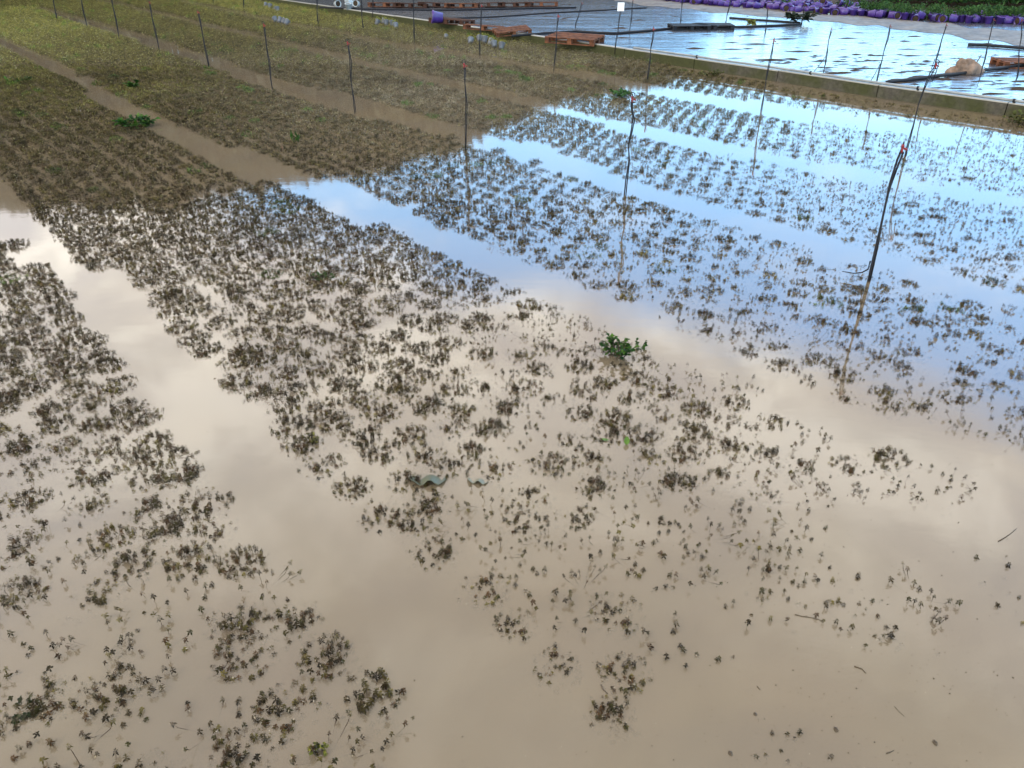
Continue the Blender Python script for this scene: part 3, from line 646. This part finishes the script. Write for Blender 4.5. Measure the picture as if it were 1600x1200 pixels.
# green hedge of plants behind
hv = fol_mesh(77, 26000, 1.0, 1.0, 0.12, GREEN, "shrub_mass"); co = np.empty(len(hv.vertices) * 3, np.float32); hv.vertices.foreach_get('co', co); co = co.reshape(-1, 3)
nlf = len(co) // 4; a_ = at(1340, 12, T); b_ = at(1800, 26, T); t_ = (b_ - a_); u_ = t_.normalized(); n_ = Vector((-u_.y, u_.x, 0)); n_ = n_ if n_.y > 0 else -n_
for k in range(nlf):
    s1 = RNG.random() * t_.length; s2 = RNG.random() ** 1.2 * 9; q = a_ + u_ * (s1 + s2 * 0.3 - 1.0) + n_ * (s2 + 0.8)
    blk = co[4 * k:4 * k + 4]; blk -= blk[0]; blk *= 1.5; hh = (0.2 + 0.35 * RNG.random()) * (1 + 0.4 * mnoise.noise(q * 1.3)); blk += np.array([q.x, q.y, T + hh])
hv.vertices.foreach_set('co', co.ravel()); hv.update()
ho = bpy.data.objects.new("shrub_mass", hv); C.objects.link(ho); tag(ho, 'mass of dark green potted shrubs filling the top right corner', 'shrubs', kind='stuff')

fy = [fol_mesh(60 + k, 70, 0.13, 0.13, 0.05, YELL) for k in range(2)]
gp = [pot_proto(m_greyp, fy[k], 0.95) for k in range(2)]; first = [True, True]
heaps = [([(414, 10), (421, 12), (428, 15), (434, 17)], 'at the top edge of the yellow bed', 'upper heap'),
         ([(431, 33), (436, 34), (441, 35), (446, 37)], 'behind the bright red sprinkler head', 'lower heap'),
         ([(588, 38), (597, 36), (604, 39), (612, 40), (619, 43)], 'left of the purple tub', 'middle heap'),
         ([(735, 67), (749, 64), (757, 66), (765, 69), (773, 73), (783, 76)], 'around the thin stake beside the wall', 'right heap')]
ordw = ['first', 'second', 'third', 'fourth', 'fifth', 'last']
for hp, where, grp in heaps:
    for k, (px, py) in enumerate(hp):
        kk = k % 2; o_ = gp[kk] if first[kk] else copy_tree(gp[kk]); first[kk] = False
        q = at(px, py, 0.06)
        place(o_, q, (R(28 + 25 * RNG.random()) * -1, R(RNG.normal(0, 18)), R(RNG.uniform(-30, 30))), f'{ordw[k]} tilted grey pot from the left, {where}', 'pot', 'tilted grey pots, ' + grp, 0.95)
o_ = copy_tree(gp[0]); place(o_, at(696, 59, 0.02), (R(-60), R(20), 0), 'lone small grey pot lying in the yellow bed below the purple tub', 'pot', 'tilted grey pots', 0.7)
wp = pot_proto(m_whitep, None, 1.3, "pale_pot", False)
place(wp, at(545, 15, T), (R(8), 0, 0), 'upright pale plastic pot on the cover behind the wall', 'pot', 'pale pots behind the wall')
for px, py, rot, lb in [(541, 8, (R(80), 0, R(70)), 'pale pot lying on its side above the upright pale pot'), (553, 11, (R(85), 0, R(-70)), 'rounded pale pot lying right of the upright one'),
                        (560, 12, (R(80), 0, R(-20)), 'shaded pale pot at the right end of the pale pots'), (525, 12, (R(85), 0, R(40)), 'low pale pot lying apart at the left')]:
    o_ = copy_tree(wp); place(o_, at(px, py, T) + Vector((0, 0, 0.14)), rot, lb, 'pot', 'pale pots behind the wall')
tub = empty("tub"); m1 = MB(); m1.lathe([(0.15, 0), (0.19, 0.30), (0.205, 0.31), (0.205, 0.36), (0.19, 0.36)], 20); m1.build("shell", m_purple, tub, True)
m1 = MB(); m1.lathe([(0.188, 0.33), (0.1, 0.365), (0.02, 0.36)], 16); m1.build("soil", simple("mossy_soil", (0.03, 0.04, 0.012), (0.06, 0.07, 0.02), 20, 0.9), tub, True)
place(tub, at(692, 38, T) + Vector((0, 0, 0.2)), (R(84), 0, R(-80)), 'round purple tub lying on its side beside the kerb wall', 'tub', None)

# ------------------------------------------------------------------ pipes and hoses on the cover
def hose(name, pxs, r, m, label, cat, z=T, clips=False, seg=8):
    pts = [(Vector((q.x, q.y, z)) if isinstance(q, Vector) else at(*q, z)) + Vector((0, 0, r)) for q in pxs]; o0 = pts[0].copy(); e_ = None
    fine = []
    for a, b in zip(pts, pts[1:]):
        for k in range(6): q = a.lerp(b, k / 6); fine.append(q + Vector((0, 0, 0.006 * mnoise.noise(q * 1.3))) + Vector((0, 0.02 * mnoise.noise(q * .8), 0)))
    fine.append(pts[-1])
    m1 = MB(); m1.tube([q - o0 for q in fine], r, seg)
    if not clips:
        o_ = m1.build(name, m, None, True, loc=o0); return tag(o_, label, cat)
    e_ = empty(name, o0); tag(e_, label, cat); m1.build("tube", m, e_, True)
    for i in range(3, len(fine), 5):
        t_ = (fine[i] - fine[i - 1]).normalized(); m2 = MB(); m2.tube([fine[i] - o0 - t_ * .018, fine[i] - o0 + t_ * .018], r * 1.35, 8); m2.box(fine[i] - o0 + Vector((0, -0.01, -r * 1.2)), (.03, .05, .03)); m2.build("clip", m_blackp, e_)
    return e_
wtop = [(987, 80), (1060, 91), (1130, 101), (1200, 111), (1290, 121), (1360, 131), (1440, 143), (1520, 154), (1600, 167), (1700, 184)]
cw = list(zip(WALL, back)); PW = [Vector((a.lerp(b, 0.35).x, a.lerp(b, 0.35).y, 0)) for a, b in cw[4:]]
hose("irrigation_pipe", PW, 0.025, m_pipe, 'grey irrigation pipe clipped along the top of the kerb wall', 'pipe', z=WH + 0.012, clips=True)
hose("black_pipe", [(1385, 131), (1420, 127), (1480, 120), (1540, 112), (1600, 104), (1700, 92)], 0.035, m_blackp, 'thick black pipe slanting from the wall in front of the pale root ball', 'pipe')
hose("black_pipe", [(1512, 72), (1540, 73), (1600, 78), (1700, 86)], 0.04, m_blackp, 'short black pipe end lying below the dirt track at right', 'pipe')
hose("black_hose", [(800, 58), (850, 54), (900, 51), (960, 54), (1000, 51), (1060, 45), (1150, 44), (1200, 42), (1250, 40)], 0.035, m_blackp, 'long black hose winding past the black pallets to the dark weed', 'hose')
hose("black_hose", [(1140, 29), (1180, 32), (1210, 34), (1250, 37)], 0.03, m_blackp, 'short straight black hose above the long winding one', 'hose')
hose("black_hose", [(500, 13), (600, 16), (700, 17), (800, 15), (900, 13)], 0.035, m_blackp, 'straight black hose running along the far pallet row', 'hose')
hose("black_hose", [(700, 30), (780, 27), (860, 21), (940, 17), (1010, 13)], 0.025, m_blackp, 'thin black hose crossing the cover behind the tagged stake', 'hose')
# root ball
def lump(name, loc, size, m, seed, rough=0.35, scale=2.2):
    import bmesh
    bm = bmesh.new(); bmesh.ops.create_icosphere(bm, subdivisions=4, radius=1.0)
    for v in bm.verts:
        p_ = v.co.copy(); k = 1 + rough * mnoise.noise(p_ * scale + Vector((seed, 0, 0))) + rough * 0.4 * mnoise.noise(p_ * scale * 3 + Vector((seed, 5, 0)))
        v.co = Vector((p_.x * size[0] * k, p_.y * size[1] * k, max(-0.3, p_.z) * size[2] * k))
    me = bpy.data.meshes.new(name); bm.to_mesh(me); bm.free(); me.materials.append(m)
    me.polygons.foreach_set('use_smooth', [True] * len(me.polygons))
    o_ = bpy.data.objects.new(name, me); C.objects.link(o_); o_.location = loc; return o_
rb = lump("root_ball", at(1506, 114, T) + Vector((0, 0, 0.06)), (0.30, 0.2, 0.21), m_root, 8, 0.5, 1.5); tag(rb, 'pale brown lumpy root ball lying on the wet cover', 'root ball')
m1 = MB(); m1.tube([(0.12, -.05, 0.02), (0.2, -0.03, 0.16), (0.27, 0, 0.30)], 0.018, 6, r2=0.008); m1.build("stub", m_twig, rb, True)
# silt clods scattered over the cover: one uncountable litter
V = []; Fc = []
for k in range(800):
    if k < 500: px, py = RNG.uniform(560, 1620), RNG.uniform(2, 165)
    else: px, py = RNG.uniform(1180, 1620), RNG.uniform(85, 160)
    wyp = np.interp(px, [487, 800, 987, 1200, 1600], [4, 50, 76, 104, 162])
    if py > wyp - 3 or py < 6: continue
    q = at(px, py, T); s_ = abs(RNG.normal(0, 0.045)) + 0.012; el = RNG.uniform(1.2, 5); b0 = len(V)
    V.append((q.x, q.y, T + s_ * 0.25))
    for i in range(9):
        a = i * 2 * math.pi / 9; rr = s_ * RNG.uniform(0.5, 1.3); V.append((q.x + rr * el * math.cos(a), q.y + rr * math.sin(a) + .2 * rr * math.cos(a), T - 0.002))
    for i in range(9): Fc.append((b0, b0 + 1 + i, b0 + 1 + (i + 1) % 9))
so_ = link_mesh("silt_litter", V, Fc, m_soil); tag(so_, 'dark silt and leaf litter scattered over the wet plastic cover', 'litter', kind='stuff')
# ------------------------------------------------------------------ weeds
def weed(px, py, rad, hgt, nst, leaf, pal, label, z=0.0, seed=1, blade=False, name="weed"):
    r_ = random.Random(seed); base = at(px, py, z); out = ([], []); cols = []; stv = MB()
    for i in range(nst):
        th = r_.random() * 6.28; rr = rad * (0.3 + 0.7 * r_.random()); tip = Vector((math.cos(th) * rr, math.sin(th) * rr, hgt * (0.5 + 0.5 * r_.random())))
        foot = Vector((math.cos(th) * rr * .2, math.sin(th) * rr * .2, -0.06)); midp = foot.lerp(tip, 0.5) + Vector((0, 0, hgt * .3))
        stv.tube([foot, midp, tip], 0.0035, 5, r2=0.0015); n_l = 3 if blade else 9
        for k in range(n_l):
            f = 0.35 + 0.65 * k / (n_l - 1); q = foot.lerp(midp, f * 2) if f < 0.5 else midp.lerp(tip, f * 2 - 1)
            d = Vector((math.cos(th) + r_.gauss(0, .8), math.sin(th) + r_.gauss(0, .8), 0.3 + r_.gauss(0, .4)))
            if blade: d = Vector((r_.gauss(0, .4), r_.gauss(0, .4), 1.2))
            c = Vector(pal[int(r_.random() * len(pal))]) * (0.7 + 0.7 * r_.random()); ls = leaf * (0.6 + 0.7 * r_.random())
            leaf_kite(q, d, ls, ls * (0.16 if blade else 0.55), Vector((r_.gauss(0, .4), r_.gauss(0, .4), 1)).normalized(), out, cols, c, True)
            if not blade:
                sd_ = Vector((-d.y, d.x, 0)).normalized()
                for sgn in (-1, 1): leaf_kite(q + d.normalized() * ls * .3, d.normalized() + sd_ * sgn * .9, ls * .55, ls * .32, Vector((0, 0, 1)), out, cols, c * .9, True)
    e_ = empty(name, base); tag(e_, label, 'weed')
    me = tri_mesh("foliage", np.array([tuple(v) for v in out[0]], np.float32), np.array(out[1], np.int32), np.array([tuple(c) for c in cols], np.float32), m_leaf)
    f_ = bpy.data.objects.new("foliage", me); C.objects.link(f_); f_.parent = e_
    stv.build("stem", m_twig, e_, True); return e_
BR = [(0.024, 0.075, 0.009), (0.014, 0.045, 0.009), (0.05, 0.11, 0.014)]
weed(966, 556, 0.135, 0.13, 18, 0.045, BR, 'leafy bright green weed standing alone in the middle of the muddy water', seed=4)
weed(1000, 545, 0.06, 0.05, 5, 0.03, BR, 'small low green sprig just right of the lone leafy weed', seed=14)
weed(212, 198, 0.36, 0.12, 30, 0.09, BR, 'broad dark green weed patch beside the upper left channel', seed=5)
weed(210, 138, 0.13, 0.14, 8, 0.09, BR, 'small upright green weed at the far edge of the channel', seed=6)
weed(464, 224, 0.09, 0.12, 8, 0.10, BR, 'tuft of green grass in the bed above the blue reflection', seed=7, blade=True)
weed(972, 152, 0.22, 0.12, 9, 0.10, [(0.03, 0.08, 0.02)], 'dark green weed behind the ringed sprinkler head', seed=8)
weed(507, 436, 0.10, 0.05, 12, 0.035, [(0.03, 0.06, 0.015), (0.04, 0.075, 0.02)], 'dark green sprig among brown clumps left of the middle channel', seed=9)
weed(497, 1178, 0.034, 0.06, 5, 0.02, [(0.20, 0.20, 0.03), (0.09, 0.10, 0.02), (0.04, 0.04, 0.012)], 'yellow-green sprig at the bottom edge of the left bed', seed=10)
weed(486, 690, 0.06, 0.05, 7, 0.02, [(0.20, 0.19, 0.04), (0.07, 0.07, 0.02), (0.04, 0.04, 0.012)], 'yellow-tipped sprig on the clump at the edge of the middle bed', seed=12)
weed(36, 1112, 0.06, 0.02, 7, 0.03, [(0.022, 0.032, 0.010), (0.05, 0.05, 0.024)], 'half drowned green weed in the bottom left corner', seed=13)
weed(1248, 38, 0.5, 0.35, 16, 0.2, [(0.015, 0.025, 0.015)], 'dark bushy weed at the end of the long black hose', z=T, seed=15)
weed(1175, 41, 0.22, 0.2, 9, 0.13, YELL, 'yellowish weed on the cover right of the black pallets', z=T, seed=16)
weed(1592, 194, 0.35, 0.13, 16, 0.09, [(0.09, 0.09, 0.02), (0.05, 0.06, 0.015)], 'olive weed at the foot of the wall by the right edge', seed=17)
weed(1105, 118, 0.35, 0.08, 10, 0.07, [(0.06, 0.065, 0.015), (0.04, 0.05, 0.012)], 'olive weeds growing at the foot of the kerb wall', seed=18)
weed(30, 128, 0.30, 0.06, 16, 0.08, BR, 'green weed patch near the upper left edge of the photo', seed=19)
# floating leaves
def leafpatch(name, px, py, w_, l_, yaw, label, col, z=0.012, pitch=0.0, curl=0.01, wave=0.0, cat='leaf'):
    V = []; Fc = []; nu, nv = 14, 8
    for i in range(nu + 1):
        for j in range(nv + 1):
            u = i / nu; v = j / nv * 2 - 1
            if wave: ww = w_ * (0.75 + 0.25 * math.sin(u * math.pi)); x = v * ww; y = u * l_; zz = wave * (1 - u) * (0.55 + 0.45 * math.sin(v * 5.2 + 0.8)) - 0.012 * u
            else: ww = w_ * math.sin(math.pi * min(1, u * 0.97 + 0.02)) ** 0.75; x = v * ww; y = u * l_; zz = curl * v * v + 0.2 * curl * math.sin(u * 5)
            V.append((x, y, zz))
    for i in range(nu):
        for j in range(nv): a = i * (nv + 1) + j; Fc.append((a, a + nv + 1, a + nv + 2, a + 1))
    m = simple(name + "_skin", tuple(c * .8 for c in col), tuple(c * 1.2 for c in col), 60, 0.45, 0.4, 0.2, 0.002)
    o_ = link_mesh(name, V, Fc, m, smooth=True, loc=at(px, py, 0) + Vector((0, 0, z))); o_.rotation_euler = (pitch, 0, yaw)
    sm = o_.modifiers.new("solid", 'SOLIDIFY'); sm.thickness = 0.0012
    return tag(o_, label, cat)
leafpatch("fallen_leaf", 979, 694, 0.018, 0.062, 0.0, 'bright green leaf standing upright in the water', (0.07, 0.13, 0.012), z=-0.006, pitch=R(78), curl=0.006)
leafpatch("fallen_leaf", 938, 688, 0.012, 0.055, R(-95), 'green leaf floating flat left of the upright leaf', (0.06, 0.13, 0.02), z=0.004, curl=0.004)
leafpatch("wilted_leaf", 668, 760, 0.11, 0.14, R(4), 'large grey-green wilted leaf with a wavy raised edge casting a dark gap', (0.07, 0.075, 0.042), z=0.0, wave=0.046)
leafpatch("wilted_leaf", 745, 757, 0.065, 0.085, R(-8), 'smaller muddy wilted leaf curling up right of the large one', (0.14, 0.135, 0.09), z=-0.001, wave=0.03)
# twigs
for pts, r_, lb in [([(1242, 960), (1254, 963), (1268, 965), (1280, 968), (1287, 973)], 0.003, 'thin curved twig floating right of centre near the bottom'),
                    ([(1560, 846), (1570, 840), (1580, 833), (1588, 826)], 0.004, 'pale bent twig floating by the right edge'),
                    ([(939, 1070), (943, 1078), (950, 1084)], 0.004, 'short dark crooked twig in the open water near the bottom'),
                    ([(1335, 1041), (1347, 1045), (1353, 1052)], 0.0045, 'dark twig with green bits floating in the lower right'),
                    ([(1385, 1177), (1391, 1175), (1397, 1172)], 0.003, 'tiny straight twig near the bottom edge at right'),
                    ([(1183, 1072), (1188, 1078)], 0.003, 'tiny dark splinter in the open water right of the bottom middle'),
                    ([(1398, 1104), (1404, 1111), (1413, 1119)], 0.0016, 'hair-thin stem joining two tips in the lower right')]:
    P_ = [at(px, py, 0.002) for px, py in pts]; m1 = MB(); m1.tube([q - P_[0] for q in P_], r_ * 0.75, 6, r2=r_ * 0.35); o_ = m1.build("twig", m_twig, None, True, loc=P_[0]); tag(o_, lb, 'twig')
for px, py, s_, lb in [(1461, 1161, 0.013, 'small dark pebble-like scrap in the lower right'), (1180, 1116, 0.010, 'small black scrap afloat right of the bottom middle'), (1306, 1140, 0.014, 'dark ragged scrap of weed at the lower right'), (1141, 1177, 0.013, 'dark oval scrap near the bottom edge')]:
    o_ = lump("debris_scrap", at(px, py, 0), (s_ * .55, s_ * .8, s_ * .4), m_twig, px, 0.8); tag(o_, lb, 'scrap')
# floating specks
V = []; Fc = []
for k in range(900):
    px = 1000 + RNG.normal(350, 260); py = RNG.uniform(720, 1210)
    if RNG.random() < 0.15: px, py = RNG.uniform(0, 1600), RNG.uniform(500, 1200)
    q = at(px, py, 0.0015); s_ = float(np.clip(RNG.lognormal(-6.35, 0.45), 0.0008, 0.0045)); b0 = len(V); a = RNG.uniform(0, 6)
    V += [(q.x + s_ * math.cos(a), q.y + s_ * math.sin(a), 0.001), (q.x + s_ * math.cos(a + 2.1), q.y + s_ * math.sin(a + 2.1), 0.001), (q.x + s_ * math.cos(a + 4.2), q.y + s_ * math.sin(a + 4.2), 0.001), (q.x, q.y, 0.001 + s_)]
    Fc += [(b0, b0 + 1, b0 + 3), (b0 + 1, b0 + 2, b0 + 3), (b0 + 2, b0, b0 + 3)]
o_ = link_mesh("floating_specks", V, Fc, m_twig); tag(o_, 'tiny dark specks and seeds floating on the open muddy water', 'debris', kind='stuff')

V = []; Fc = []
for k in range(130):
    px = RNG.uniform(150, 1600); py = RNG.uniform(560, 1200)
    q = at(px, py, 0.001); s_ = float(np.clip(RNG.lognormal(-6.6, 0.4), 0.0007, 0.0022)); b0 = len(V)
    V.append((q.x, q.y, 0.001 + s_ * 0.7))
    for i in range(6): V.append((q.x + s_ * math.cos(i * 1.047), q.y + s_ * math.sin(i * 1.047), 0.0006))
    for i in range(6): Fc.append((b0, b0 + 1 + i, b0 + 1 + (i + 1) % 6))
o_ = link_mesh("foam_flecks", V, Fc, simple("pale_foam", (0.34, 0.29, 0.21), (0.5, 0.45, 0.36), 20, 0.7, 0.2), smooth=True); tag(o_, 'tiny pale bubbles and husks floating on the muddy water', 'foam', kind='stuff')
# ------------------------------------------------------------------ wood beyond the field (seen mirrored in the far channels)
Vw = []; Tw = []; Cw = []
prof = [(-60, 15), (-45, 14.5), (-33.6, 13.0), (-25, 14.5), (-16.7, 13.6), (-10, 13), (-3.7, 11.4), (1.4, 8.6), (6, 7.4), (10, 6.6), (11.8, 5.6), (13, 1.2)]
for k in range(76000):
    az = RNG.uniform(-60, 13); top = np.interp(az, [q[0] for q in prof], [q[1] for q in prof]) * (1 + 0.05 * mnoise.noise(Vector((az * 0.35, 0, 0))) + 0.03 * mnoise.noise(Vector((az * 1.6, 3, 0))))
    D = 62 + RNG.uniform(-1.5, 3); zt = top * (1 - RNG.random() ** 1.3 * 0.98) if k % 3 else RNG.uniform(0.05, 3.6); s_ = RNG.uniform(0.25, 0.6)
    c0 = np.array([D * math.sin(R(az)), D * math.cos(R(az)), zt]); d1 = RNG.normal(0, 1, 3); d1 /= np.linalg.norm(d1); d2 = np.cross(d1, RNG.normal(0, 1, 3)); d2 /= np.linalg.norm(d2)
    s_ *= 1.25; b0 = len(Vw); Vw += [c0 - d1 * s_, c0 + d2 * s_ * .6, c0 + d1 * s_, c0 - d2 * s_ * .6]; Tw += [(b0, b0 + 1, b0 + 2), (b0, b0 + 2, b0 + 3)]
    Cw += [np.array([0.085, 0.078, 0.05]) * RNG.uniform(.6, 1.6)] * 4
me = tri_mesh("woodland", np.array(Vw, np.float32), np.array(Tw, np.int32), np.array(Cw, np.float32), m_leaf)
o_ = bpy.data.objects.new("woodland", me); C.objects.link(o_); tag(o_, 'dark belt of trees far beyond the field, seen only mirrored in the water', 'woodland', kind='stuff')
